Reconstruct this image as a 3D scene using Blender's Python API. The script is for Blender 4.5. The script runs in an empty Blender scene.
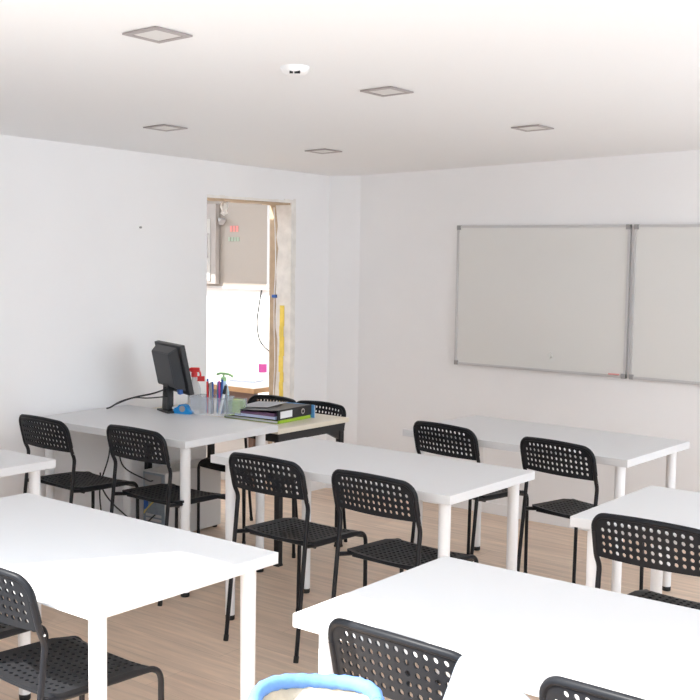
import bpy, bmesh, math, random
from mathutils import Vector, Matrix
random.seed(7)
S = bpy.context.scene
COL = S.collection
PI = math.pi
R = math.radians

# ------------------------------------------------------------ materials
def mat(name, col, rough=.5, metal=0., spec=.5, bump=0., bscale=80., var=0., vscale=6., trans=0., alpha=1., coat=0., ior=1.45):
    m = bpy.data.materials.new(name); m.use_nodes = True
    nt = m.node_tree; N = nt.nodes; L = nt.links
    b = N['Principled BSDF']
    b.inputs['Roughness'].default_value = rough
    b.inputs['Metallic'].default_value = metal
    b.inputs['Specular IOR Level'].default_value = spec
    b.inputs['IOR'].default_value = ior
    b.inputs['Transmission Weight'].default_value = trans
    b.inputs['Alpha'].default_value = alpha
    b.inputs['Coat Weight'].default_value = coat
    c = (*col, 1)
    tc = N.new('ShaderNodeTexCoord')
    if var > 0:
        n = N.new('ShaderNodeTexNoise'); n.inputs['Scale'].default_value = vscale; n.inputs['Detail'].default_value = 5
        L.new(tc.outputs['Object'], n.inputs['Vector'])
        r = N.new('ShaderNodeValToRGB')
        r.color_ramp.elements[0].position = .3; r.color_ramp.elements[1].position = .7
        r.color_ramp.elements[0].color = (*[max(0, x*(1-var)) for x in col], 1)
        r.color_ramp.elements[1].color = (*[min(1, x*(1+var*.6)) for x in col], 1)
        L.new(n.outputs['Fac'], r.inputs['Fac']); L.new(r.outputs['Color'], b.inputs['Base Color'])
    else:
        b.inputs['Base Color'].default_value = c
    if bump > 0:
        n = N.new('ShaderNodeTexNoise'); n.inputs['Scale'].default_value = bscale; n.inputs['Detail'].default_value = 4
        L.new(tc.outputs['Object'], n.inputs['Vector'])
        u = N.new('ShaderNodeBump'); u.inputs['Strength'].default_value = bump; u.inputs['Distance'].default_value = .002
        L.new(n.outputs['Fac'], u.inputs['Height']); L.new(u.outputs['Normal'], b.inputs['Normal'])
    return m

def wood_floor():
    m = bpy.data.materials.new('oak_laminate'); m.use_nodes = True
    nt = m.node_tree; N = nt.nodes; L = nt.links; b = N['Principled BSDF']
    tc = N.new('ShaderNodeTexCoord')
    br = N.new('ShaderNodeTexBrick')
    br.inputs['Scale'].default_value = 1; br.inputs['Brick Width'].default_value = 1.28; br.inputs['Row Height'].default_value = .19
    br.inputs['Mortar Size'].default_value = .0012; br.inputs['Mortar Smooth'].default_value = .1
    br.inputs['Color1'].default_value = (.74, .565, .435, 1); br.inputs['Color2'].default_value = (.80, .625, .485, 1)
    br.inputs['Mortar'].default_value = (.54, .42, .32, 1); br.offset = .37
    L.new(tc.outputs['Object'], br.inputs['Vector'])
    mp = N.new('ShaderNodeMapping'); mp.inputs['Scale'].default_value = (1.6, 22, 1)
    L.new(tc.outputs['Object'], mp.inputs['Vector'])
    n = N.new('ShaderNodeTexNoise'); n.inputs['Scale'].default_value = 1.6; n.inputs['Detail'].default_value = 8; n.inputs['Distortion'].default_value = .6
    L.new(mp.outputs['Vector'], n.inputs['Vector'])
    r = N.new('ShaderNodeValToRGB')
    r.color_ramp.elements[0].position = .32; r.color_ramp.elements[0].color = (.80, .80, .80, 1)
    r.color_ramp.elements[1].position = .68; r.color_ramp.elements[1].color = (1.06, 1.05, 1.04, 1)
    L.new(n.outputs['Fac'], r.inputs['Fac'])
    mx = N.new('ShaderNodeMix'); mx.data_type = 'RGBA'; mx.blend_type = 'MULTIPLY'; mx.inputs[0].default_value = 1
    L.new(br.outputs['Color'], mx.inputs[6]); L.new(r.outputs['Color'], mx.inputs[7])
    L.new(mx.outputs[2], b.inputs['Base Color'])
    b.inputs['Roughness'].default_value = .42
    return m

M = dict(
    wall=mat('white_wall_paint', (.885, .878, .882), .7, var=.02, vscale=1.5, bump=.15, bscale=60),
    ceiling=mat('white_ceiling_paint', (.865, .865, .868), .8, bump=.1, bscale=40),
    floor=wood_floor(),
    table=mat('white_table_foil', (.69, .69, .70), .38, spec=.35),
    beige=mat('birch_table_top', (.76, .69, .57), .4, var=.05, vscale=5),
    leg=mat('white_powder_coat', (.82, .82, .83), .32),
    foot=mat('black_rubber', (.012, .012, .012), .6),
    plastic=mat('black_chair_plastic', (.017, .018, .021), .42, spec=.14, bump=.08, bscale=300),
    tube=mat('black_steel_tube', (.012, .012, .015), .33, spec=.3),
    bolt=mat('zinc_bolt', (.6, .6, .6), .3, metal=1),
    black=mat('black_satin', (.016, .016, .018), .42),
    dark=mat('charcoal_plastic', (.035, .037, .042), .45, bump=.1, bscale=200),
    alu=mat('brushed_aluminium', (.60, .59, .59), .45, metal=.3),
    grey=mat('grey_plastic', (.33, .32, .32), .5),
    board=mat('whiteboard_enamel', (.76, .75, .725), .16, spec=.4),
    trim=mat('fixture_frame', (.40, .36, .355), .4, metal=.3),
    diff=mat('fixture_diffuser', (.70, .68, .66), .35),
    white=mat('white_plastic', (.86, .86, .86), .4),
    cable=mat('black_cable', (.015, .015, .018), .5),
    pcwhite=mat('pc_case_white', (.70, .69, .68), .45),
    pcback=mat('pc_back_steel', (.28, .33, .38), .4, metal=.4, var=.15, vscale=30),
    wood=mat('oak_edge', (.62, .38, .2), .45, var=.12, vscale=18),
    brown=mat('dark_brown_wood', (.17, .10, .075), .5, var=.1, vscale=12),
    board_brown=mat('torn_board_core', (.52, .40, .28), .85, var=.18, vscale=14, bump=.6, bscale=60),
    plaster=mat('rough_plaster', (.86, .83, .79), .9, var=.10, vscale=18, bump=1., bscale=35),
    yellow=mat('yellow_tape', (.93, .70, .12), .5, var=.12, vscale=20),
    farboard=mat('board_reflection_tone', (.33, .29, .255), .15, spec=.5),  # base colour darkened to carry the board's reflections
    farrefl=mat('reflection_block', (.33, .30, .28), .4),  # grey of a reflection in the far board
    red=mat('red_plastic', (.80, .05, .05), .4),
    green=mat('lime_green_card', (.36, .56, .04), .45),
    mint=mat('mint_green_plastic', (.42, .70, .35), .4),
    cyan=mat('bright_blue_plastic', (.01, .25, .62), .35),
    blue=mat('blue_plastic', (.03, .12, .42), .35),
    paleblue=mat('pale_blue_liquid', (.45, .65, .80), .3),
    paper=mat('white_paper', (.82, .82, .85), .7),
    lav=mat('pale_blue_paper', (.55, .62, .82), .7),
    purple=mat('purple_folder', (.16, .08, .16), .6),
    pink=mat('magenta_label', (.60, .08, .32), .5),
    clear=mat('frosted_clear_plastic', (.66, .72, .80), .2, alpha=.24, spec=.5),
    bag=mat('milky_clear_plastic', (.85, .85, .86), .3, alpha=.5),
    spongeg=mat('lime_sponge', (.45, .62, .18), .8),
    denim=mat('blue_padded_fabric', (.12, .26, .60), .75, var=.25, vscale=8, bump=.5, bscale=120),
    fleece=mat('cream_fleece', (.85, .74, .58), .95, bump=1., bscale=160, var=.06, vscale=40),
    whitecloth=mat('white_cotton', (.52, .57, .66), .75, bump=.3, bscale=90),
    terrace=mat('pale_concrete', (.27, .27, .27), .85, var=.08, vscale=3),
    frame=mat('white_window_frame', (.8, .8, .8), .4),
)

# ------------------------------------------------------------ helpers
def link(name, me, m, parent=None, smooth=None):
    o = bpy.data.objects.new(name, me); COL.objects.link(o)
    if m is not None:
        for mm in (m if isinstance(m, (list, tuple)) else [m]): me.materials.append(mm)
    if parent: o.parent = parent
    if smooth is not None:
        for p in me.polygons: p.use_smooth = True
        try: me.set_sharp_from_angle(angle=R(smooth))
        except Exception: pass
    return o
def mesh(bm, name='m'):
    me = bpy.data.meshes.new(name); bmesh.ops.recalc_face_normals(bm, faces=bm.faces[:]); bm.to_mesh(me); bm.free(); return me
def obj(name, bm, m, parent=None, smooth=None): return link(name, mesh(bm, name), m, parent, smooth)
def tag(o, label, cat, group=None, kind=None):
    if label: o['label'] = label
    if cat: o['category'] = cat
    if group: o['group'] = group
    if kind: o['kind'] = kind
    return o
def thing(name, label, cat, loc=(0, 0, 0), rz=0., group=None):
    o = bpy.data.objects.new(name, None); COL.objects.link(o); o.empty_display_size = .05
    o.location = loc; o.rotation_euler = (0, 0, rz); return tag(o, label, cat, group)
def struct(name, bm, m, smooth=None):
    o = obj(name, bm, m, None, smooth); o['kind'] = 'structure'; return o
def box(bm, x0, x1, y0, y1, z0, z1, mi=0, M4=None, bev=0):
    vs = [bm.verts.new((x, y, z)) for x in (x0, x1) for y in (y0, y1) for z in (z0, z1)]
    fs = [bm.faces.new([vs[i] for i in q]) for q in ((0, 1, 3, 2), (4, 6, 7, 5), (0, 4, 5, 1), (2, 3, 7, 6), (0, 2, 6, 4), (1, 5, 7, 3))]
    for f in fs: f.material_index = mi
    if bev:
        es = list({e for f in fs for e in f.edges})
        r = bmesh.ops.bevel(bm, geom=es, offset=bev, segments=2, profile=.6, affect='EDGES')
        vs = list({v for v in vs if v.is_valid} | {v for f in r['faces'] for v in f.verts})
    if M4 is not None:
        bmesh.ops.transform(bm, matrix=M4, verts=[v for v in vs if v.is_valid])
    return vs
def cyl(bm, p0, p1, r0, r1=None, n=20, mi=0):
    r1 = r0 if r1 is None else r1
    p0, p1 = Vector(p0), Vector(p1); d = (p1-p0).normalized()
    a = d.orthogonal().normalized(); b = d.cross(a)
    A = [bm.verts.new(p0+(a*math.cos(2*PI*k/n)+b*math.sin(2*PI*k/n))*r0) for k in range(n)]
    B = [bm.verts.new(p1+(a*math.cos(2*PI*k/n)+b*math.sin(2*PI*k/n))*r1) for k in range(n)]
    fs = [bm.faces.new((A[k], A[(k+1) % n], B[(k+1) % n], B[k])) for k in range(n)]
    fs += [bm.faces.new(A[::-1]), bm.faces.new(B)]
    for f in fs: f.material_index = mi
def lathe(bm, prof, c=(0, 0, 0), n=24, mi=0):
    rows = []
    for r, z in prof:
        rows.append([bm.verts.new((c[0]+r*math.cos(2*PI*k/n), c[1]+r*math.sin(2*PI*k/n), c[2]+z)) for k in range(n)] if r > 1e-6 else [bm.verts.new((c[0], c[1], c[2]+z))])
    for A, B in zip(rows, rows[1:]):
        for k in range(n):
            j = (k+1) % n
            q = [A[k % len(A)], A[j % len(A)], B[j % len(B)], B[k % len(B)]]
            q = [v for i, v in enumerate(q) if v not in q[:i]]
            if len(q) > 2: bm.faces.new(q).material_index = mi
def catmull(P, seg=6):
    P = [Vector(p) for p in P]; out = []
    for i in range(len(P)-1):
        a = P[i-1] if i else P[0]*2-P[1]; b, c = P[i], P[i+1]; d = P[i+2] if i+2 < len(P) else P[-1]*2-P[-2]
        for s in range(seg):
            t = s/seg
            out.append(.5*((2*b)+(c-a)*t+(2*a-5*b+4*c-d)*t*t+(3*b-a-3*c+d)*t**3))
    out.append(P[-1]); return out
def rounded(P, rad, seg=6):
    """polyline with filleted corners"""
    P = [Vector(p) for p in P]; out = [P[0]]
    for i in range(1, len(P)-1):
        a = (P[i-1]-P[i]); b = (P[i+1]-P[i]); r = min(rad, a.length*.48, b.length*.48)
        p0 = P[i]+a.normalized()*r; p1 = P[i]+b.normalized()*r
        for s in range(seg+1):
            t = s/seg; out.append(p0*(1-t)**2+P[i]*2*t*(1-t)+p1*t*t)
    out.append(P[-1]); return out
def tube(bm, P, r, n=10, mi=0, rf=None):
    P = [Vector(p) for p in P]; rows = []; up = None
    for i, p in enumerate(P):
        d = (P[min(i+1, len(P)-1)]-P[max(i-1, 0)]).normalized()
        if up is None: up = d.orthogonal().normalized()
        up = (up-d*up.dot(d)).normalized(); s = d.cross(up)
        rr = rf(i/(len(P)-1)) if rf else r
        rows.append([bm.verts.new(p+(up*math.cos(2*PI*k/n)+s*math.sin(2*PI*k/n))*rr) for k in range(n)])
    for A, B in zip(rows, rows[1:]):
        for k in range(n): bm.faces.new((A[k], A[(k+1) % n], B[(k+1) % n], B[k])).material_index = mi
    bm.faces.new(rows[0][::-1]).material_index = mi; bm.faces.new(rows[-1]).material_index = mi
def Bm(): return bmesh.new()
def copy_tree(o, parent=None):
    c = o.copy(); COL.objects.link(c); c.parent = parent
    for ch in list(o.children): copy_tree(ch, c)
    return c

# ------------------------------------------------------------ room shell
H = 2.34; YR = 5.885; XR = .5; YF = 1.13
def wl(y, off=0.):                   # left wall inner face: x at a given y
    return -4.746+.0171*(y-5.5)-off
def wbox(bm, y0, y1, z0, z1, x_in, x_out):   # block that follows the left wall; x_in / x_out = depth behind the face
    vs = []
    for y in (y0, y1):
        for off in (x_in, x_out):
            for z in (z0, z1): vs.append(bm.verts.new((wl(y, off), y, z)))
    for q in ((0, 1, 3, 2), (4, 6, 7, 5), (0, 4, 5, 1), (2, 3, 7, 6), (0, 2, 6, 4), (1, 5, 7, 3)): bm.faces.new([vs[i] for i in q])
DY0, DY1, DZ = 4.66, 5.43, 1.93; TH = .19
b = Bm(); box(b, -8.2, XR+.1, YF, 7.0, -.05, 0); struct('floor', b, M['floor'])
b = Bm(); wbox(b, YF-.1, DY0, 0, H, 0, TH); wbox(b, DY1, YR+.1, 0, H, 0, TH); wbox(b, DY0, DY1, DZ, H, 0, TH)
struct('wall_left', b, M['wall'])
b = Bm(); box(b, -4.97, XR+.1, YR, YR+.15, 0, H); struct('wall_right', b, M['wall'])
b = Bm(); box(b, XR, XR+.12, YF, 3.0, 0, H); box(b, XR, XR+.12, 5.6, YR, 0, H); box(b, XR, XR+.12, 3.0, 5.6, 0, .6); box(b, XR, XR+.12, 3.0, 5.6, 2.15, H); struct('wall_east', b, M['wall'])  # unseen window gap added to carry daylight to the far corner
b = Bm()
for y in (3.0, 4.275, 5.55): box(b, XR+.03, XR+.09, y, y+.05, .6, 2.15)
box(b, XR+.03, XR+.09, 3.05, 5.55, .60, .65); box(b, XR+.03, XR+.09, 3.05, 5.55, 2.10, 2.15)
struct('fill_window_1', b, M['frame'])  # unseen window, added to even out the room light
b = Bm(); vs = [b.verts.new(p) for z in (.0, H) for p in ((wl(5.78)-.001, 5.78, z), (-4.555, YR+.001, z), (wl(YR), YR+.001, z))]
b.faces.new(vs[:3]); b.faces.new(vs[3:]); [b.faces.new((vs[i], vs[(i+1) % 3], vs[3+(i+1) % 3], vs[3+i])) for i in range(3)]
struct('wall_corner', b, M['wall'])
def zc(X, Y): return 2.121+.0269*(X+4.74)-.0182*(Y-5.885)
b = Bm(); vs = [b.verts.new((x, y, z if z else zc(x, y))) for x in (-4.99, XR+.1) for y in (YF, YR+.15) for z in (0, 2.5)]
for q in ((0, 1, 3, 2), (4, 6, 7, 5), (0, 4, 5, 1), (2, 3, 7, 6), (0, 2, 6, 4), (1, 5, 7, 3)): b.faces.new([vs[i] for i in q])
struct('ceiling', b, M['ceiling'])
# front facade: glazed openings with vertical posts, open to the terrace
b = Bm(); box(b, -5.0, -2.985, YF, YF+.06, 0, H); box(b, -2.985, XR, YF, YF+.06, 2.10, H); box(b, .20, XR, YF, YF+.06, 0, 2.1)
struct('wall_front', b, M['wall'])
b = Bm(); box(b, -2.02, -1.91, YF, YF+.06, .002, 2.10); struct('trim_1', b, M['frame'])
b = Bm(); box(b, -9, 6, -8, YF, -.06, -.015); struct('terrace_floor', b, M['terrace'])
b = Bm(); box(b, -9, 6, -6.2, -6.0, -.015, 3.6); struct('sky_block_wall', b, M['terrace'])  # unseen wall added to block low sky and dim the near tables
b = Bm(); box(b, -4.55, XR-.002, YR-.012, YR-.001, .001, .07); struct('baseboard_right', b, M['wall'])

# torn door opening
jag = lambda a: a+random.uniform(-.006, .006)
b = Bm()     # brown core of the far jamb with a ragged front edge
pts = [(.192, .002)]
n = 26
for k in range(n+1):
    z = .002+(DZ-.004)*k/n; pts.append((.110+random.uniform(-.006, .006), z))
pts.append((.192, DZ-.002))
fv = [b.verts.new((wl(DY1, o), DY1-.02, z)) for o, z in pts]; bv = [b.verts.new((wl(DY1, o), DY1-.001, z)) for o, z in pts]
b.faces.new(fv); b.faces.new(bv[::-1])
for k in range(len(pts)): b.faces.new((fv[k], bv[k], bv[(k+1) % len(pts)], fv[(k+1) % len(pts)]))
struct('trim_2', b, M['board_brown'])
b = Bm(); pts = [(-.004, .002)]
for k in range(n+1):
    z = .002+(DZ-.004)*k/n; pts.append((.122+random.uniform(-.010, .008)+.008*math.sin(k*.7+2), z))
pts.append((-.004, DZ-.002))
fv = [b.verts.new((wl(DY1, o), DY1-.028+random.uniform(-.002, .002), z)) for o, z in pts]; bv = [b.verts.new((wl(DY1, o), DY1-.0005, z)) for o, z in pts]
b.faces.new(fv[::-1]); b.faces.new(bv)
for k in range(len(pts)): b.faces.new((fv[k], fv[(k+1) % len(pts)], bv[(k+1) % len(pts)], bv[k]))
# move this plaster in front of the brown core only where it is thicker
struct('trim_3', b, M['plaster'])
b = Bm()     # ragged underside of the lintel
for k in range(16):
    y0 = DY0+.002+(DY1-DY0-.004)*k/16; y1 = DY0+.002+(DY1-DY0-.004)*(k+1)/16
    wbox(b, y0, y1, DZ-.003-random.uniform(0, .008)-.006*k/16, DZ, .004, TH)
struct('trim_4', b, M['board_brown'])
b = Bm()     # ragged face plaster around the opening, right side
for k in range(22):
    z0 = .002+(DZ+.02)*k/22; z1 = .002+(DZ+.02)*(k+1)/22
    wbox(b, DY1-.004, DY1+.010+random.uniform(0, .008), z0, z1, -.004, .002)
for k in range(16):
    y0 = DY0+(DY1-DY0)*k/16; y1 = DY0+(DY1-DY0)*(k+1)/16
    wbox(b, y0, y1, DZ-.004, DZ+.010+random.uniform(0, .010), -.004, .002)
struct('trim_5', b, M['plaster'])
# yellow tape strip on the jamb
b = Bm(); segs = []
z = .25
while z < 1.26:
    h = random.uniform(.05, .16); w0 = .052+random.uniform(-.006, .004); w1 = .088+random.uniform(-.004, .006)
    x0 = wl(DY1, w1); x1 = wl(DY1, w0); box(b, x0, x1, DY1-.0335, DY1-.0305, z, min(z+h, 1.27)); z += h
tag(obj('tape_strip', b, M['yellow']), 'torn yellow tape stuck down the side of the open doorway', 'tape')
# blue cable clip and loose wires on the jamb
b = Bm(); P = catmull([(wl(DY1, .135+.008*math.sin(k*1.7)), DY1-.032-.004*math.sin(k), .3+k*.2) for k in range(9)], 5); tube(b, P, .003, 6)
tag(obj('loose_wire', b, M['white'], smooth=60), 'thin white wire hanging down the torn brown door jamb', 'wire')
b = Bm(); box(b, wl(DY1, .15), wl(DY1, .115), DY1-.044, DY1-.028, 1.31, 1.33, bev=.003)
tag(obj('cable_clip', b, M['blue']), 'small blue clip on the brown edge of the doorway', 'clip')
b = Bm()
lathe(b, [(0, 0), (.018, -.01), (.026, -.035), (.014, -.06), (.02, -.075), (0, -.09)], (wl(4.92, .12), 4.92, DZ-.012), 9)
for v in b.verts: v.co += Vector((random.uniform(-.005, .005), random.uniform(-.005, .005), 0))
tag(obj('plaster_flake', b, M['plaster']), 'white flake of plaster hanging from the top of the doorway', 'plaster')
b = Bm(); cyl(b, (wl(4.08)-.001, 4.15, 1.735), (wl(4.08)+.012, 4.15, 1.735), .006, n=8)
tag(obj('wall_nail', b, M['grey']), 'tiny nail in the left wall, high up beside the doorway', 'nail')

# ------------------------------------------------------------ room beyond the doorway
FX0, FY0, FY1, FH = -8.1, 3.6, 6.9, 2.3
b = Bm(); box(b, FX0, -4.97, FY1, FY1+.1, 0, FH); struct('wall_back', b, M['wall'])
b = Bm(); box(b, FX0-.1, FX0, FY0, FY1+.1, 0, FH); box(b, FX0, -4.97, FY0-.1, FY0, 0, FH)
struct('wall_west', b, M['wall'])
b = Bm(); box(b, -5.1, -4.97, YR+.16, FY1, 0, FH); struct('trim_6', b, M['wall'])
b = Bm(); box(b, FX0, -4.97, FY0, 5.0, FH, FH+.06); box(b, FX0, -4.97, 6.13, FY1+.1, FH, FH+.06)  # unseen gap shaped so sun falls on the lower far wall
struct('ceiling_far_room', b, M['ceiling'])
t = thing('wall_board', 'glossy board, its reflections coloured in grey beige, hung high on the wall seen through the doorway', 'board', (-6.7, FY1-.002, 1.305))
b = Bm(); box(b, -.62, .41, -.03, 0, 0, .86, bev=.004); obj('panel', b, M['farboard'], t)
b = Bm(); box(b, -.63, .42, -.036, -.001, -.012, .004); box(b, .405, .42, -.036, -.001, 0, .86); obj('frame', b, M['alu'], t)
b = Bm()
for k in range(3): box(b, -.03+k*.036, -.005+k*.036, -.034, -.0305, .475, .520)
for k in range(3): box(b, -.032+k*.036, -.003+k*.036, -.034, -.0305, .520, .527)
obj('red_letters', b, mat('faded_red', (.62, .22, .2), .5), t)
b = Bm()
for k in range(4): box(b, -.05+k*.034, -.025+k*.034, -.034, -.0305, .395, .430)
obj('green_letters', b, mat('faded_green', (.30, .36, .28), .5), t)
t = thing('reflection_block', 'grey block standing in for a cabinet reflected in the far board', 'reflection', (-6.98, FY1-.04, 1.36))  # solid block put in place of a dark reflection in the board
b = Bm(); box(b, -.2, .13, -.05, 0, -.03, .66, bev=.004); obj('body', b, M['farrefl'], t)
b = Bm(); box(b, -.12, .07, -.058, -.05, -.01, .53, bev=.002); d = obj('door', b, mat('pale_grey_reflection', (.42, .40, .38), .4), t)  # door shape copies the mirrored cabinet
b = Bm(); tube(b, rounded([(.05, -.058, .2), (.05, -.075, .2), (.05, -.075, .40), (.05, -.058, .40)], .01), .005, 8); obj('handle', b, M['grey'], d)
t = thing('spotlight', 'small grey spotlight above the letters on the far board', 'lamp', (-6.80, FY1-.034, 1.88))
b = Bm(); cyl(b, (0, 0, 0), (0, -.02, 0), .02, n=14); obj('mount', b, M['grey'], t)
b = Bm(); cyl(b, (-.02, -.04, .01), (.03, -.06, -.02), .015, .028, 14); obj('lamp_head', b, M['grey'], t, 40)
b = Bm(); tube(b, catmull([(-6.37, FY1-.02, 1.29), (-6.40, FY1-.02, 1.15), (-6.42, FY1-.02, 1.0), (-6.38, FY1-.02, .85), (-6.26, FY1-.02, .76), (-6.22, FY1-.02, .66)], 6), .006, 6)
tag(obj('hanging_cable', b, M['cable'], smooth=60), 'thin dark cable hanging from the board seen through the doorway', 'cable')
# far table
t = thing('wood_edged_table', 'table with an oak wood edge seen through the doorway', 'table', (-5.0, 5.33, 0))
b = Bm(); box(b, -1.1, 0, 0, .8, .668, .70, bev=.002); obj('tabletop', b, M['wood'], t)
b = Bm(); box(b, -1.095, -.004, .004, .79, .7001, .7035); obj('top_laminate', b, mat('cream_laminate', (.85, .80, .72), .4), t)
b = Bm(); box(b, -1.08, -.02, .02, .05, .60, .668); obj('apron', b, M['brown'], t)
for x, y in ((-.05, .05), (-1.05, .05), (-.05, .75), (-1.05, .75)):
    b = Bm(); box(b, x-.022, x+.022, y-.022, y+.022, 0, .668); obj('leg', b, M['brown'], t)
t = thing('drawer_cabinet', 'pale low drawer cabinet under the wood edged table beyond the doorway', 'cabinet', (-5.45, 5.75, 0))
b = Bm(); box(b, -.25, .25, -.25, .25, 0, .55, bev=.004); obj('body', b, M['pcwhite'], t)
for k in range(3):
    b = Bm(); box(b, -.235, .235, -.262, -.25, .02+k*.175, .185+k*.175, bev=.003); d = obj('drawer', b, M['pcwhite'], t)
    b = Bm(); box(b, -.06, .06, -.275, -.262, .12+k*.175, .132+k*.175); obj('handle', b, M['alu'], d)
t = thing('spray_can', 'white can with pink and purple label on the wood edged table', 'can', (-5.28, 5.72, .7035))
b = Bm(); lathe(b, [(0, 0), (.028, 0), (.03, .005), (.03, .12), (.02, .135), (0, .135)], n=18); obj('can_body', b, M['white'], t, 40)
b = Bm(); lathe(b, [(.0305, .06), (.0308, .062), (.0308, .118), (.0305, .119)], n=18); obj('label_band', b, M['pink'], t, 40)
b = Bm(); lathe(b, [(0, .135), (.018, .135), (.018, .16), (0, .162)], n=14); obj('cap', b, M['white'], t, 40)
t = thing('paper_stack', 'small stack of white papers beside the can on the wood edged table', 'papers', (-5.33, 5.6, .7035), .2)
for k in range(4):
    b = Bm(); box(b, -.1+k*.004, .1+k*.004, -.06, .06, k*.0035, k*.0035+.0034); obj('sheet_bundle', b, M['paper'] if k % 2 else M['lav'], t)

# ------------------------------------------------------------ ceiling fixtures
LTS = [(-2.529, 2.27, 'square recessed ceiling light nearest the top left corner, largest of the five'),
       (-2.543, 3.44, 'square recessed ceiling light right of the smoke detector'),
       (-3.939, 3.584, 'square recessed ceiling light above the desk with the computer monitor'),
       (-3.903, 4.705, 'square recessed ceiling light near the far corner above the doorway'),
       (-2.566, 4.617, 'square recessed ceiling light above the left whiteboard')]
def make_light():
    t = thing('ceiling_light', '', 'ceiling light', (0, 0, H), 0, 'square recessed ceiling lights')
    b = Bm(); o_, i_ = .073, .053
    for x0, x1, y0, y1 in ((-o_, o_, -o_, -i_), (-o_, o_, i_, o_), (-o_, -i_, -i_, i_), (i_, o_, -i_, i_)): box(b, x0, x1, y0, y1, -.005, 0)
    obj('frame', b, M['trim'], t)
    b = Bm(); box(b, -i_, i_, -i_, i_, -.003, -.0002); obj('diffuser', b, M['diff'], t)
    return t
pl = make_light()
for k, (x, y, lab) in enumerate(LTS):
    o = pl if k == 0 else copy_tree(pl); o.location = (x, y, zc(x, y)-.002); o.rotation_euler = (-.0182, -.0269, 0); o['label'] = lab
t = thing('smoke_detector', 'round white smoke detector on the ceiling between the two nearest lights', 'smoke detector', (-2.529, 2.891, zc(-2.529, 2.891)))
b = Bm(); lathe(b, [(0, .003), (.050, .003), (.050, -.006), (.046, -.016), (.034, -.026), (0, -.029)], n=32); obj('housing', b, M['white'], t, 50)
b = Bm(); box(b, -.016, -.004, -.040, -.032, -.027, -.018); box(b, .0, .02, -.040, -.032, -.027, -.018)
bmesh.ops.rotate(b, cent=(0, 0, 0), matrix=Matrix.Rotation(R(38), 3, 'Z'), verts=b.verts); obj('sensor_slot', b, M['black'], t)

# ------------------------------------------------------------ whiteboards
def whiteboard(x0, x1, lab):
    t = thing('whiteboard', lab, 'whiteboard', ((x0+x1)/2, YR-.0005, .92), 0, 'whiteboards on the right wall')
    w = (x1-x0)/2; h = .868
    b = Bm(); box(b, -w+.01, w-.01, -.018, 0, .01, h-.01); obj('panel', b, M['board'], t)
    b = Bm()
    box(b, -w, w, -.024, 0, 0, .016); box(b, -w, w, -.024, 0, h-.014, h); box(b, -w, -w+.014, -.024, 0, .016, h-.014); box(b, w-.014, w, -.024, 0, .016, h-.014)
    obj('frame', b, M['alu'], t)
    for sx in (-1, 1):
        for z in (0, h-.024):
            b = Bm(); xa = sx*w; box(b, min(xa, xa-sx*.026), max(xa, xa-sx*.026), -.028, 0, z-.002, z+.026, bev=.003); obj('corner_cap', b, M['grey'], t)
    return t
whiteboard(-3.77, -2.62, 'left whiteboard on the right wall, seen whole, with a small round magnet')
whiteboard(-2.597, -1.45, 'right whiteboard, cut off by the right edge of the photo')
b = Bm(); cyl(b, (-3.10, YR-.0187, 1.02), (-3.10, YR-.028, 1.02), .017, .015, 20)
tag(obj('magnet', b, mat('pale_magnet', (.72, .72, .7), .25), smooth=40), 'small round pale magnet low on the left whiteboard', 'magnet')
b = Bm(); cyl(b, (-2.72, YR-.030, .940), (-2.655, YR-.030, .940), .0045, n=10)
tag(obj('red_pen', b, mat('pale_red', (.75, .35, .33), .5)), 'short pale red pen resting on the lower frame of the left whiteboard', 'pen')

# ------------------------------------------------------------ tables
def table(x, y, rz, w, d, z, lab, seam=False, legins=.062):
    t = thing('white_table', lab, 'table', (x, y, 0), R(rz), 'white classroom tables')
    b = Bm(); box(b, 0, w, 0, d, z-.034, z, bev=.0018); obj('tabletop', b, M['table'], t)
    for a, c in ((legins, legins), (w-legins, legins), (legins, d-legins), (w-legins, d-legins)):
        b = Bm(); cyl(b, (a, c, .022), (a, c, z-.040), .021, .0235, 24); cyl(b, (a, c, z-.040), (a, c, z-.034), .04, n=24)
        if seam: cyl(b, (a, c, .40), (a, c, z-.040), .0245, n=24)
        l = obj('leg', b, M['leg'], t, 40)
        b = Bm(); lathe(b, [(0, 0), (.019, 0), (.0205, .004), (.0205, .021), (.018, .024), (0, .024)], (a, c, 0), 20); obj('foot_cap', b, M['foot'], l, 40)
    return t
T1 = table(-3.3802, 3.3335, -.06, 1.2314, .632, .73, 'white table in the middle of the room with two black chairs in front')
T2 = table(-3.1803, 4.4797, -1.2, 1.2143, .6755, .73, 'white table at the back, beneath the whiteboards')
T3 = table(-1.6749, 3.3424, 0, 1.2143, .6755, .73, 'white table cut by the right edge, behind a single black chair')
T4 = table(-1.7194, 1.9756, .3, 1.2143, .6755, .73, 'white table in the bottom right foreground, partly lit by the sun')
T5 = table(-3.3272, 1.6863, .05, 1.2143, .6755, .73, 'large white table in the left foreground with a bright sun patch')
T6 = table(-4.775, 2.146, .1, 1.003, .6755, .73, 'white table of which only a corner shows at the left edge')
T7 = table(-4.745, 3.402, 1.5, 1.105, .648, .745, 'white table against the left wall holding the computer monitor', True)

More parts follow.
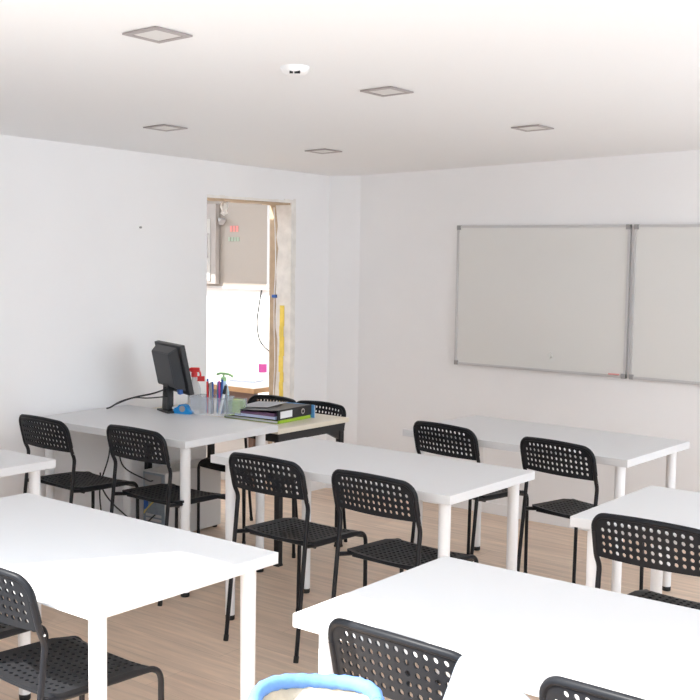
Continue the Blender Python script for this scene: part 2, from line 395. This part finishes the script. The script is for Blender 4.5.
# small birch table with black frame
t = thing('birch_table', 'small beige topped table with black square frame holding the binder', 'table', (-4.735, 4.11, 0))
b = Bm(); box(b, 0, 1.05, 0, .575, .690, .715, bev=.002); obj('tabletop', b, M['beige'], t)
b = Bm()
for y0, y1 in ((.02, .045), (.53, .555)): box(b, .03, 1.02, y0, y1, .645, .6898)
for x0, x1 in ((.02, .045), (1.01, 1.035)): box(b, x0, x1, .02, .555, .645, .6898)
for y in (.055, .49):
    sgn = 1 if y < .3 else -1
    vs = [b.verts.new(p) for p in ((1.008, y if sgn > 0 else y+.03, .645), (1.008, y+.10 if sgn > 0 else y-.07, .645), (1.008, y if sgn > 0 else y+.03, .60), (1.030, y if sgn > 0 else y+.03, .645), (1.030, y+.10 if sgn > 0 else y-.07, .645), (1.030, y if sgn > 0 else y+.03, .60))]
    for q in ((0, 1, 2), (5, 4, 3), (0, 3, 4, 1), (1, 4, 5, 2), (2, 5, 3, 0)): b.faces.new([vs[i] for i in q])
obj('frame', b, M['black'], t)
for x, y in ((.03, .04), (1.02, .04), (.03, .535), (1.02, .535)):
    b = Bm(); box(b, x-.016, x+.016, y-.016, y+.016, .008, .645, bev=.002); l = obj('leg', b, M['black'], t)
    b = Bm(); box(b, x-.018, x+.018, y-.018, y+.018, 0, .012, bev=.002); obj('foot_cap', b, M['foot'], l)

# ------------------------------------------------------------ perforated chair
def perforated(outline, holes, r, fmap, nh=10, th=.006):
    b = Bm()
    def loop(pts):
        vs = [b.verts.new((p[0], p[1], 0)) for p in pts]
        return [b.edges.new((vs[i], vs[(i+1) % len(vs)])) for i in range(len(vs))]
    es = loop(outline)
    for (u, v) in holes: es += loop([(u+r*math.cos(2*PI*k/nh+.3), v+r*math.sin(2*PI*k/nh+.3)) for k in range(nh)])
    bmesh.ops.triangle_fill(b, use_beauty=True, use_dissolve=False, edges=es)
    # drop faces inside holes
    bad = []
    for f in b.faces:
        c = f.calc_center_median()
        for (u, v) in holes:
            if (c.x-u)**2+(c.y-v)**2 < (r*.80)**2: bad.append(f); break
    bmesh.ops.delete(b, geom=bad, context='FACES_ONLY')
    bmesh.ops.recalc_face_normals(b, faces=b.faces[:])
    # thickness
    top = list(b.faces); 
    g = bmesh.ops.duplicate(b, geom=b.faces[:]+b.edges[:]+b.verts[:])
    vmap = g['vert_map']
    bound = [e for e in b.edges if len(e.link_faces) == 1 and e in g['edge_map'] and e.verts[0] in vmap]
    pairs = []
    origs = set(top)
    for e in bound:
        if e.link_faces[0] in origs:
            a, c = e.verts; pairs.append((a, c, vmap[c], vmap[a]))
    newv = {vmap[v] for f in top for v in f.verts}
    for v in newv: v.co.z = -th
    for f in [f for f in b.faces if f not in origs]: f.normal_flip()
    for q in pairs:
        try: b.faces.new(q)
        except ValueError: pass
    for v in b.verts: v.co = Vector(fmap(v.co.x, v.co.y, v.co.z))
    return b
def roundrect(x0, x1, y0, y1, rb, rt, n=7, sub=10):
    P = []
    def arc(cx, cy, r, a0):
        if r < 1e-5: P.append((cx, cy)); return
        for k in range(n+1): a = a0+PI/2*k/n; P.append((cx+r*math.cos(a), cy+r*math.sin(a)))
    arc(x0+rb, y0+rb, rb, PI)
    for k in range(1, sub): P.append((x0+rb+(x1-x0-2*rb)*k/sub, y0))
    arc(x1-rb, y0+rb, rb, 1.5*PI); 
    for k in range(1, 4): P.append((x1, y0+rb+(y1-y0-rb-rt)*k/4))
    arc(x1-rt, y1-rt, rt, 0)
    for k in range(1, sub): P.append((x1-rt-(x1-x0-2*rt)*k/sub, y1))
    arc(x0+rt, y1-rt, rt, PI/2)
    for k in range(1, 4): P.append((x0, y1-rt-(y1-y0-rb-rt)*k/4))
    return P
BW = .196       # half width of the back
def back_map(u, v, w):
    k = 1-(u/BW)**2                        # concave in plan: middle further back
    y = -.185-.034*(v/.14)-.024*k
    z = .640+v+.012*k*(v/.14)
    return (u, y+w*1.0, z)
def seat_map(u, v, w):
    # v: 0 (rear) .. .40 (front)
    k = 1-(u/.19)**2
    t = v/.375
    z = .462-.010*t-.012*k*(1-t*.4)
    if t > .80: z -= .030*((t-.80)/.20)**2
    if t < .08: z += .004*((.08-t)/.08)
    return (u, -.150+v*.97, z+w)
def make_chair():
    t = thing('perforated_chair', '', 'chair', (0, 0, 0), 0, 'black perforated chairs')
    holes = [(-.160+.0246*i, .024+.0232*j) for j in range(4) for i in range(14)] + [(-.160+.0246*i, .024+.0232*4) for i in range(1, 13)]
    b = perforated(roundrect(-BW, BW, 0, .14, .012, .045), holes, .0070, back_map)
    obj('backrest', b, M['plastic'], t)
    b = Bm(); P = [(-BW, .0)] + [(-BW, .04)]
    P = []
    for (u, v) in roundrect(-BW, BW, 0, .14, .0001, .045): P.append((u, v))
    # rim follows left side, over the top, down the right side
    rim = [p for p in P if not (abs(p[1]) < .0005 and abs(p[0]) < BW-.001)]
    right = sorted([p for p in rim if p[0] > 0 and p[1] < .094 and p[0] > BW-.001], key=lambda p: p[1])
    a0 = [p for p in P]
    i0 = max(range(len(P)), key=lambda i: (P[i][0]-P[i][1]*10))
    seq = [P[(i0+k) % len(P)] for k in range(len(P))]
    seq = [p for p in seq if p[1] > -.001 and not (p[1] < .0005 and abs(p[0]) < BW-.001)]
    path = [back_map(u*.99, v, -.002) for u, v in seq if v > .01]
    tube(b, path, .0095, 10)
    obj('back_rim', b, M['plastic'], t, 50)
    holes = [(-.150+.0250*i, .034+.0260*j) for j in range(12) for i in range(13)]
    b = perforated(roundrect(-.19, .19, 0, .375, .03, .03), holes, .0068, seat_map, nh=8, th=.012)
    obj('seat', b, M['plastic'], t)
    for s in (-1, 1):
        # rear leg: floor - kink under the backrest - up the side of the back
        b = Bm(); k0 = back_map(s*BW*.99, .085, -.004); k1 = back_map(s*BW*.99, 0, -.004)
        P = rounded([(s*.192, -.238, .012), (s*.190, -.172, .605), (k1[0], k1[1], k1[2]), k0], .05)
        tube(b, P, .0088, 12); l = obj('leg', b, M['tube'], t, 50)
        b = Bm(); cyl(b, (s*.192, -.240, 0), (s*.192, -.236, .025), .0105, n=12); obj('foot_cap', b, M['foot'], l)
        b = Bm(); cyl(b, (s*.199, -.182, .632), (s*.204, -.182, .632), .0035, n=8); obj('bolt', b, M['bolt'], l)
        # front leg and side rail in one bent tube
        b = Bm(); P = rounded([(s*.187, .210, .012), (s*.183, .213, .438), (s*.176, -.10, .440), (s*.187, -.183, .452)], .05, 8)
        tube(b, P, .0088, 12); l = obj('leg', b, M['tube'], t, 50)
        b = Bm(); cyl(b, (s*.187, .210, 0), (s*.187, .210, .025), .0105, n=12); obj('foot_cap', b, M['foot'], l)
    for y in (-.11, .17):
        b = Bm(); cyl(b, (-.178, y, .434), (.178, y, .434), .007, n=10); obj('crossbar', b, M['tube'], t, 50)
    return t
CH = [  # x, y, rot, label
 (-2.95, 3.43, 0, 'black perforated chair at the middle table, left of the two in front'),
 (-2.405, 3.43, -2, 'black perforated chair at the middle table, right of the two in front'),
 (-2.86, 4.63, -8, 'black perforated chair at the back table, left one, partly behind the middle table'),
 (-2.225, 4.57, -9, 'black perforated chair at the back table, right one, seat visible'),
 (-1.335, 3.44, -1, 'black perforated chair at the right edge, in front of the cut off table'),
 (-1.33, 2.10, -2, 'sunlit black perforated chair at the foreground right table with white cloth on its back'),
 (-.80, 2.11, -1, 'chair of which only the sunlit top rim shows at the bottom edge, right'),
 (-2.47, 1.85, -2, 'sunlit black perforated chair in the bottom left corner'),
 (-3.00, 1.85, 0, 'black perforated chair at the left foreground table, only its seat showing at left edge'),
 (-4.44, 3.47, -2, 'black perforated chair at the monitor table, nearest the left wall'),
 (-3.88, 3.56, 0, 'black perforated chair at the monitor table, right one, in front of the cables'),
 (-4.30, 4.53, 179, 'black perforated chair directly behind the binder, below the yellow tape'),
 (-3.935, 4.52, 180, 'black perforated chair behind the beige table, right of the binder, nearest the far corner'),
 (-1.19, 1.47, 0, 'chair carrying the round blue bag at the bottom edge'),
 (-6.62, 5.75, 60, 'black perforated chair seen through the doorway beyond the pen box'),
]
c0 = make_chair()
for k, (x, y, rz, lab) in enumerate(CH):
    o = c0 if k == 0 else copy_tree(c0)
    o.location = (x, y, 0); o.rotation_euler = (0, 0, R(rz)); o['label'] = lab
    if 'binder' in lab: o.scale = (.97, .97, .965)

# ------------------------------------------------------------ monitor on the wall table
ZT = .745
t = thing('computer_monitor', 'black computer monitor seen from behind on the wall table', 'monitor', (-4.39, 4.05, ZT), R(-20))
# local: +Y is the screen's facing direction, back faces -Y
b = Bm(); box(b, -.075, .075, -.065, .065, 0, .012, bev=.004); obj('base', b, M['black'], t)
b = Bm()
vs = []
for (x, y0, y1, z) in ((.042, -.05, -.015, .012), (.036, -.042, -.012, .20)):
    vs += [b.verts.new((-x, y0, z)), b.verts.new((x, y0, z)), b.verts.new((x, y1, z)), b.verts.new((-x, y1, z))]
for q in ((0, 1, 2, 3), (7, 6, 5, 4), (0, 4, 5, 1), (1, 5, 6, 2), (2, 6, 7, 3), (3, 7, 4, 0)): b.faces.new([vs[i] for i in q])
bmesh.ops.bevel(b, geom=b.edges[:], offset=.004, segments=2, affect='EDGES')
st = obj('stand', b, M['black'], t)
b = Bm(); box(b, -.008, .008, -.056, -.04, .085, .135, bev=.004); obj('cable_slot', b, M['foot'], st)
tilt = Matrix.Translation((0, -.01, .235)) @ Matrix.Rotation(R(12), 4, 'X')
b = Bm(); box(b, -.18, .18, .0, .028, -.135, .135, bev=.006); bmesh.ops.transform(b, matrix=tilt, verts=b.verts); obj('housing', b, M['black'], t)
b = Bm(); vs = []
for (x, z0, z1, y) in ((.145, -.115, .125, 0), (.118, -.085, .10, -.05)):
    vs += [b.verts.new((-x, y, z0)), b.verts.new((x, y, z0)), b.verts.new((x, y, z1)), b.verts.new((-x, y, z1))]
for q in ((0, 1, 2, 3), (7, 6, 5, 4), (0, 4, 5, 1), (1, 5, 6, 2), (2, 6, 7, 3), (3, 7, 4, 0)): b.faces.new([vs[i] for i in q])
bmesh.ops.bevel(b, geom=b.edges[:], offset=.004, segments=2, affect='EDGES'); bmesh.ops.transform(b, matrix=tilt, verts=b.verts)
obj('back_cover', b, M['dark'], t)
b = Bm(); box(b, -.165, .165, .0282, .0295, -.12, .12); bmesh.ops.transform(b, matrix=tilt, verts=b.verts); obj('screen', b, mat('off_screen', (.01, .01, .012), .1), t)
b = Bm(); box(b, .10, .135, -.035, -.015, -.125, -.10, bev=.003); bmesh.ops.transform(b, matrix=tilt, verts=b.verts); obj('video_plug', b, M['blue'], t)
b = Bm()
tube(b, catmull([(-4.37, 3.985, ZT+.13), (-4.45, 3.96, ZT+.10), (-4.55, 3.93, ZT+.075), (-4.64, 3.90, ZT+.045), (-4.69, 3.87, ZT+.012), (-4.70, 3.85, ZT+.006)], 6), .0045, 8)
tube(b, catmull([(-4.36, 3.98, ZT+.09), (-4.47, 3.94, ZT+.075), (-4.56, 3.92, ZT+.07), (-4.65, 3.89, ZT+.035), (-4.70, 3.865, ZT+.006)], 6), .0035, 8)
tag(obj('monitor_cable', b, M['cable'], smooth=60), 'two black cables running from the monitor to the table edge by the wall', 'cable')

# tape dispenser
t = thing('tape_dispenser', 'small bright blue tape dispenser between monitor and pen box', 'tape dispenser', (-4.285, 4.03, ZT), R(15))
b = Bm()
prof = [(-.055, 0), (.045, 0), (.05, .012), (.03, .03), (.018, .046), (0, .052), (-.02, .048), (-.035, .034), (-.055, .028)]
A = [b.verts.new((x, -.018, z)) for x, z in prof]; B_ = [b.verts.new((x, .018, z)) for x, z in prof]
b.faces.new(A); b.faces.new(B_[::-1])
for k in range(len(prof)): b.faces.new((A[k], B_[k], B_[(k+1) % len(prof)], A[(k+1) % len(prof)]))
obj('body', b, M['cyan'], t)
b = Bm(); cyl(b, (.0, -.021, .028), (.0, .021, .028), .017, n=20); obj('tape_roll', b, M['grey'], t, 40)
b = Bm(); box(b, -.062, -.05, -.019, .019, .024, .034); obj('cutter', b, M['white'], t)

# clear pen box
t = thing('pen_box', 'clear plastic box full of pens beside the monitor', 'box', (-4.17, 4.125, ZT), R(17))
def tray(bm, x0, x1, y0, y1, h, th=.002, fl=.006):
    for z0, z1, o in ((0, .002, 0),): box(bm, x0, x1, y0, y1, z0, z1)
    box(bm, x0, x1, y0, y0+th, .002, h); box(bm, x0, x1, y1-th, y1, .002, h); box(bm, x0, x0+th, y0+th, y1-th, .002, h); box(bm, x1-th, x1, y0+th, y1-th, .002, h)
b = Bm(); tray(b, -.10, .095, -.06, .06, .095); obj('box_body', b, M['clear'], t)
b = Bm(); box(b, -.105, .10, -.065, -.06, .09, .096); box(b, -.105, .10, .06, .065, .09, .096); box(b, -.105, -.10, -.06, .06, .09, .096); box(b, .095, .10, -.06, .06, .09, .096); obj('rim', b, M['clear'], t)
b = Bm(); box(b, -.047, -.045, -.058, .058, .002, .09); obj('divider', b, M['clear'], t)
cols = [('blue', 'blue pen leaning in the pen box'), ('red', 'red pen'), ('black', ''), ('white', ''), ('blue', ''), ('grey', ''), ('blue', ''), ('black', ''), ('pink', ''), ('cyan', ''), ('white', ''), ('grey', '')]
box_m = Matrix.Translation((-4.17, 4.125, ZT)) @ Matrix.Rotation(R(17), 4, 'Z')
pens = ['blue', 'red', 'black', 'white', 'blue', 'grey', 'cyan', 'black', 'pink', 'blue', 'white', 'grey']
plabel = ['blue pen, leftmost in the clear pen box', 'red pen among the pens of the clear box', 'black pen at the middle of the clear pen box', 'white pen low in the clear pen box', 'blue pen standing upright in the clear pen box', 'grey pen in the clear pen box', 'bright blue pen in the clear pen box', 'tall black pen in the clear pen box', 'pink pen in the clear pen box', 'dark blue pen leaning to the right in the pen box', 'thick white marker with black cap leaning right in the pen box', 'grey pen beside the white marker']
pens += ['blue', 'black', 'grey', 'lav', 'blue', 'black']
plabel += ['blue pen at the back of the clear pen box', 'short black pen behind the white marker', 'grey pen at the back left of the pen box', 'pale lilac pen behind the others in the pen box', 'blue pen behind the tall black pen', 'black pen at the back right of the pen box']
for k, (m, lab) in enumerate(zip(pens, plabel)):
    bx = -.034+.0095*k if k < 12 else -.03+.016*(k-12); by = random.uniform(-.035, .035)
    L_ = random.uniform(.150, .185); dx = random.uniform(-.012, .012) ; dy = random.uniform(-.012, .012)
    r = .0055
    if k == 10: dx = .035; L_ = .155; r = .008; by = -.04
    if k == 11: bx = .078
    if k > 11: by = .045-.012*(k % 2); L_ *= .9
    p0 = Vector((bx, by, .004)); p1 = p0+Vector((dx, dy, L_))
    t2 = thing('pen', lab, 'pen', box_m @ p0, R(17), 'pens in the clear box')
    b = Bm(); d = (p1-p0); cyl(b, (0, 0, 0), d*.72, r, n=10); obj('barrel', b, M[m], t2, 50)
    b = Bm(); cyl(b, d*.72, d, r*1.15, r*.9, 10); obj('cap', b, M['black' if k in (10, 2, 7) else m], t2, 50)
# marker body wrapped paper roll & coloured tub
t = thing('lime_tub', 'small clear tub with lime green sponge right of the pen box', 'tub', (-4.10, 4.235, ZT), R(17))
b = Bm(); tray(b, -.04, .045, -.04, .04, .078); obj('tub_body', b, M['clear'], t)
b = Bm(); box(b, -.036, .041, -.036, .036, .004, .072, bev=.008); obj('sponge', b, M['spongeg'], t)
# spray bottle with red head, hand pump bottle
t = thing('spray_bottle', 'milky bottle with red spray head behind the pen box', 'bottle', (-4.375, 4.19, ZT), R(36))
t.scale = (1, 1, 1.12)
b = Bm(); lathe(b, [(0, 0), (.033, 0), (.036, .006), (.036, .10), (.028, .125), (.014, .145), (.014, .16), (0, .16)], n=24); obj('bottle_body', b, M['bag'], t, 50)
b = Bm(); lathe(b, [(.0, .158), (.017, .158), (.017, .178), (.011, .186), (0, .186)], n=16)
box(b, -.022, .030, -.011, .011, .182, .204, bev=.005)
tube(b, catmull([(.026, 0, .19), (.034, 0, .172), (.030, 0, .150)], 5), .005, 8); box(b, -.030, -.02, -.008, .008, .187, .2, bev=.002)
obj('spray_head', b, M['red'], t)
b = Bm(); box(b, .022, .062, -.03, -.027, .140, .165)
obj('neck_label', b, M['red'], t)
t = thing('pump_bottle', 'pale blue bottle with mint green pump behind the pens', 'bottle', (-4.215, 4.255, ZT), R(20))
b = Bm(); lathe(b, [(0, 0), (.028, 0), (.031, .006), (.031, .10), (.024, .135), (.013, .155), (.013, .165), (0, .165)], n=24); obj('bottle_body', b, M['paleblue'], t, 50)
b = Bm(); lathe(b, [(0, .163), (.016, .163), (.015, .182), (.006, .186), (.006, .198), (0, .198)], n=16)
tube(b, catmull([(-.04, 0, .196), (-.02, 0, .203), (0, 0, .203), (.03, 0, .20), (.055, 0, .188)], 4), .007, 8); obj('pump', b, M['mint'], t, 50)

# binder and folders on the birch table
ZB = .715
t = thing('green_folder', 'lime green folder lying under the black binder', 'folder', (-4.20, 4.25, ZB), R(4))
b = Bm(); box(b, .02, .395, -.03, .25, 0, .018, bev=.004); obj('cover', b, M['green'], t)
b = Bm(); box(b, .03, .385, -.032, .24, .004, .014); obj('pages', b, M['paper'], t)
t = thing('ring_binder', 'black lever arch binder lying open edged with papers, white spine label', 'binder', (-3.80, 4.235, ZB+.0185), R(5))
Lb = .300; W = .31; Hs = .054
b = Bm(); box(b, -.006, 0, 0, Lb, 0, Hs, bev=.001); sp = obj('spine', b, M['black'], t)
b = Bm(); box(b, .0003, .001, .02, .125, .009, .045); obj('spine_label', b, M['paper'], sp)
b = Bm(); cyl(b, (-.002, .222, .027), (.0012, .222, .027), .015, n=24); cyl(b, (.0012, .222, .027), (.0016, .222, .027), .009, n=20, mi=1); obj('finger_ring', b, [M['bolt'], M['foot']], sp, 40)
b = Bm(); box(b, -W, -.006, 0, Lb, 0, .003); obj('bottom_cover', b, M['black'], t)
b = Bm(); vs = [b.verts.new(p) for p in ((-.003, 0, Hs-.003), (-.003, Lb, Hs-.003), (-W, Lb, .040), (-W, 0, .032), (-.003, 0, Hs), (-.003, Lb, Hs), (-W, Lb, .043), (-W, 0, .035))]
for q in ((3, 2, 1, 0), (4, 5, 6, 7), (0, 1, 5, 4), (1, 2, 6, 5), (2, 3, 7, 6), (3, 0, 4, 7)): b.faces.new([vs[i] for i in q])
obj('top_cover', b, M['black'], t)
b = Bm(); box(b, -W+.02, -.02, .004, Lb-.006, .004, .018); obj('paper_block', b, M['lav'], t)
b = Bm(); vs = [b.verts.new(p) for p in ((-.03, .006, .018), (-.03, Lb-.01, .018), (-W+.01, Lb-.01, .019), (-W+.01, .006, .019), (-.03, .006, .036), (-.03, Lb-.01, .036), (-W+.01, Lb-.01, .028), (-W+.01, .006, .028))]
for q in ((3, 2, 1, 0), (4, 5, 6, 7), (0, 1, 5, 4), (1, 2, 6, 5), (2, 3, 7, 6), (3, 0, 4, 7)): b.faces.new([vs[i] for i in q])
obj('plastic_sleeves', b, M['purple'], t)
t = thing('paper_sheet', 'loose white paper lying on top of the black binder', 'paper', (-4.03, 4.37, ZB+.0715), R(8))
b = Bm(); n = 8; vs = {}
for i in range(n+1):
    for j in range(n+1):
        x = -.10+.20*i/n; y = -.10+.2*j/n; vs[i, j] = b.verts.new((x, y, .06*x+.004*math.sin(9*y)))
for i in range(n):
    for j in range(n): b.faces.new((vs[i, j], vs[i+1, j], vs[i+1, j+1], vs[i, j+1]))
bmesh.ops.solidify(b, geom=b.faces[:], thickness=.0015); obj('sheet', b, M['paper'], t)
t = thing('blue_book', 'thin pale blue book standing at the far end of the black binder', 'book', (-3.80, 4.548, ZB), R(5))
b = Bm(); box(b, -.22, -.012, -.004, .002, 0, .070, bev=.001); obj('cover', b, mat('sky_blue_card', (.12, .35, .68), .4), t)
b = Bm(); box(b, -.218, -.010, -.0025, .0005, .002, .068); obj('pages', b, M['paper'], t)

# ------------------------------------------------------------ computer tower, cables under the wall table
t = thing('computer_tower', 'white computer tower on the floor under the monitor table, ports facing out', 'computer', (-4.60, 4.097, 0), R(2))
b = Bm(); box(b, -.09, .09, .004, .45, .012, .38, bev=.004); obj('case', b, M['pcwhite'], t)
b = Bm(); box(b, -.083, .083, 0, .005, .02, .372); bk = obj('back_panel', b, M['pcback'], t)
b = Bm(); box(b, -.07, .06, -.003, 0, .30, .36); obj('power_supply', b, M['grey'], bk)
for z in (.05, .075, .1, .125):
    b = Bm(); box(b, -.06, .06, -.003, 0, z, z+.014); obj('slot_cover', b, M['alu'], bk)
b = Bm(); box(b, -.075, -.045, -.004, 0, .16, .28); obj('port_block', b, M['blue'], bk)
for x, y in ((-.07, .03), (.07, .03), (-.07, .42), (.07, .42)):
    b = Bm(); cyl(b, (x, y, 0), (x, y, .013), .014, n=14); obj('foot_cap', b, M['foot'], t)
cab = [
 ('black cable dropping from the monitor table behind the right chair', [(-4.72, 3.92, .70), (-4.70, 3.93, .55), (-4.68, 3.95, .42), (-4.60, 4.05, .34), (-4.60, 4.09, .33)]),
 ('black cable curling along the left wall under the monitor table', [(-4.66, 3.85, .70), (-4.67, 3.84, .50), (-4.70, 3.8, .30), (-4.65, 3.82, .08), (-4.5, 3.92, .012), (-4.45, 3.98, .012)]),
 ('black cable looping low in front of the computer tower', [(-4.58, 4.09, .14), (-4.60, 4.0, .10), (-4.68, 3.9, .2), (-4.72, 3.84, .30), (-4.72, 3.82, .4)]),
 ('black cable sagging between the chair and the computer tower', [(-4.55, 4.09, .08), (-4.50, 4.02, .03), (-4.58, 3.9, .012), (-4.68, 3.8, .05), (-4.72, 3.75, .12)]),
]
for lab, P in cab:
    b = Bm(); tube(b, catmull(P, 7), .004, 8); tag(obj('power_cable', b, M['cable'], smooth=60), lab, 'cable', 'cables under the monitor table')
b = Bm(); tube(b, catmull([(-4.55, 4.09, .24), (-4.55, 4.04, .22), (-4.58, 4.02, .18), (-4.57, 4.0, .17)], 7), .004, 8)
tag(obj('network_cable', b, mat('yellow_cable', (.62, .50, .12), .5), smooth=60), 'short yellow network cable plugged into the computer tower', 'cable')

# ------------------------------------------------------------ bag on the nearest chair
t = thing('blue_bag', 'round blue bag with padded rim and cream fleece lining at the bottom edge', 'bag', (-1.185, 1.425, .452), R(35))
t.scale = (.90, .90, 1)
b = Bm(); n = 40; rows = []
for (r, z) in ((0, 0), (.09, 0), (.108, .02), (.116, .12), (.112, .22), (.117, .31), (.116, .372)):
    rows.append([b.verts.new((r*math.cos(2*PI*k/n)*(1+.02*math.sin(5*2*PI*k/n+z*20)), r*math.sin(2*PI*k/n)*(1+.02*math.sin(4*2*PI*k/n-z*14)), z)) for k in range(n)] if r else [b.verts.new((0, 0, z))])
for A, B_ in zip(rows, rows[1:]):
    for k in range(n):
        q = [A[k % len(A)], A[(k+1) % n % len(A)], B_[(k+1) % n], B_[k]]; q = [v for i_, v in enumerate(q) if v not in q[:i_]]; b.faces.new(q)
obj('bag_body', b, M['denim'], t, 60)
b = Bm(); P = [(.119*math.cos(2*PI*k/60), .114*math.sin(2*PI*k/60), .375+.004*math.sin(3*2*PI*k/60)) for k in range(61)]
tube(b, P, .0135, 12, rf=lambda u: .0135+.0012*math.sin(u*150)); obj('padded_rim', b, M['denim'], t, 60)
b = Bm(); rows = [[b.verts.new((0, 0, .325))]]
for i_ in range(1, 13):
    r = .1165*i_/12
    rows.append([b.verts.new((r*math.cos(2*PI*k/n), r*math.sin(2*PI*k/n), .325+.045*(r/.115)**3+random.uniform(-.0025, .0025)+.006*math.sin(k*.9+i_))) for k in range(n)])
for A, B_ in zip(rows, rows[1:]):
    for k in range(n):
        q = [A[k % len(A)], A[(k+1) % n % len(A)], B_[(k+1) % n], B_[k]]; q = [v for i2, v in enumerate(q) if v not in q[:i2]]; b.faces.new(q)
bmesh.ops.solidify(b, geom=b.faces[:], thickness=.006); obj('fleece_lining', b, M['fleece'], t, 60)

# white cloth hung over the right end of the chair back
t = thing('white_cloth', 'crumpled white cloth draped over the sunlit foreground chair back', 'cloth', (-1.17, 1.862, .0), R(-12))
b = Bm(); nu, nv = 40, 30; vs = {}
for i in range(nu+1):
    for j in range(nv+1):
        u = i/nu; v = j/nv              # u along the rim, v from behind the rim over it and down the camera side
        x = .235*u-.012; s_ = v-.22
        zt = .800-.055*max(0, u-.30)/.7-.012*max(0, .12-u)/.12
        if s_ < 0: y = .035*(-s_/.22)**.8; z = zt-.05*(-s_/.22)**1.6
        else: y = -.085*(s_/.78)**.75; z = zt-.15*(s_/.78)**1.5
        fold = .005*math.sin(13*u+3*v)+.004*math.sin(27*u-5*v)
        y += fold*(.3+abs(s_)); z += .006*math.sin(10*u+6*v)*(.2+max(0, s_))
        if u < .15: y += .10*(.15-u)*math.sin(v*PI); x += .1*(.15-u)
        vs[i, j] = b.verts.new((x, y, z))
for i in range(nu):
    for j in range(nv): b.faces.new((vs[i, j], vs[i+1, j], vs[i+1, j+1], vs[i, j+1]))
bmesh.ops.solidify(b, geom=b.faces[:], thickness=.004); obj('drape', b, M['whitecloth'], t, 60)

# ------------------------------------------------------------ light
W_ = bpy.data.worlds.new('World'); S.world = W_; W_.use_nodes = True
bg = W_.node_tree.nodes['Background']; bg.inputs['Color'].default_value = (.82, .915, 1, 1); bg.inputs['Strength'].default_value = 3.0
sun = bpy.data.lights.new('sun', 'SUN'); sun.energy = 8; sun.angle = R(.6); sun.color = (1, .96, .90)
so = bpy.data.objects.new('sun', sun); COL.objects.link(so)
e = R(48); d = Vector((.53*math.cos(e), .85*math.cos(e), -math.sin(e))); so.rotation_euler = d.to_track_quat('-Z', 'Y').to_euler(); so.location = (-3, -4, 5)

# ------------------------------------------------------------ camera
f = 1103.64; yaw = R(38.1127); pit = R(4.915); ro = R(.7899)
Fv = Vector((-math.sin(yaw)*math.cos(pit), math.cos(yaw)*math.cos(pit), -math.sin(pit)))
Rv = Vector((math.cos(yaw), math.sin(yaw), 0)); Uv = Vector((-math.sin(yaw)*math.sin(pit), math.cos(yaw)*math.sin(pit), math.cos(pit)))
Rv, Uv = Rv*math.cos(ro)+Uv*math.sin(ro), Uv*math.cos(ro)-Rv*math.sin(ro)
cam = bpy.data.cameras.new('camera'); co = bpy.data.objects.new('camera', cam); COL.objects.link(co)
mt = Matrix((Rv, Uv, -Fv)).transposed().to_4x4(); mt.translation = (0, 0, 1.6); co.matrix_world = mt
cam.sensor_width = 36; cam.lens = f*36/700; cam.shift_x = -1.28/700; cam.shift_y = -.57/700; cam.clip_start = .05
S.camera = co
vs_ = S.view_settings; S.display_settings.display_device = 'sRGB'; vs_.view_transform = 'Standard'; vs_.look = 'None'; vs_.gamma = 1; vs_.use_curve_mapping = False; vs_.exposure = 0.73
S.cycles.max_bounces = 14; S.cycles.diffuse_bounces = 8; S.cycles.transparent_max_bounces = 16
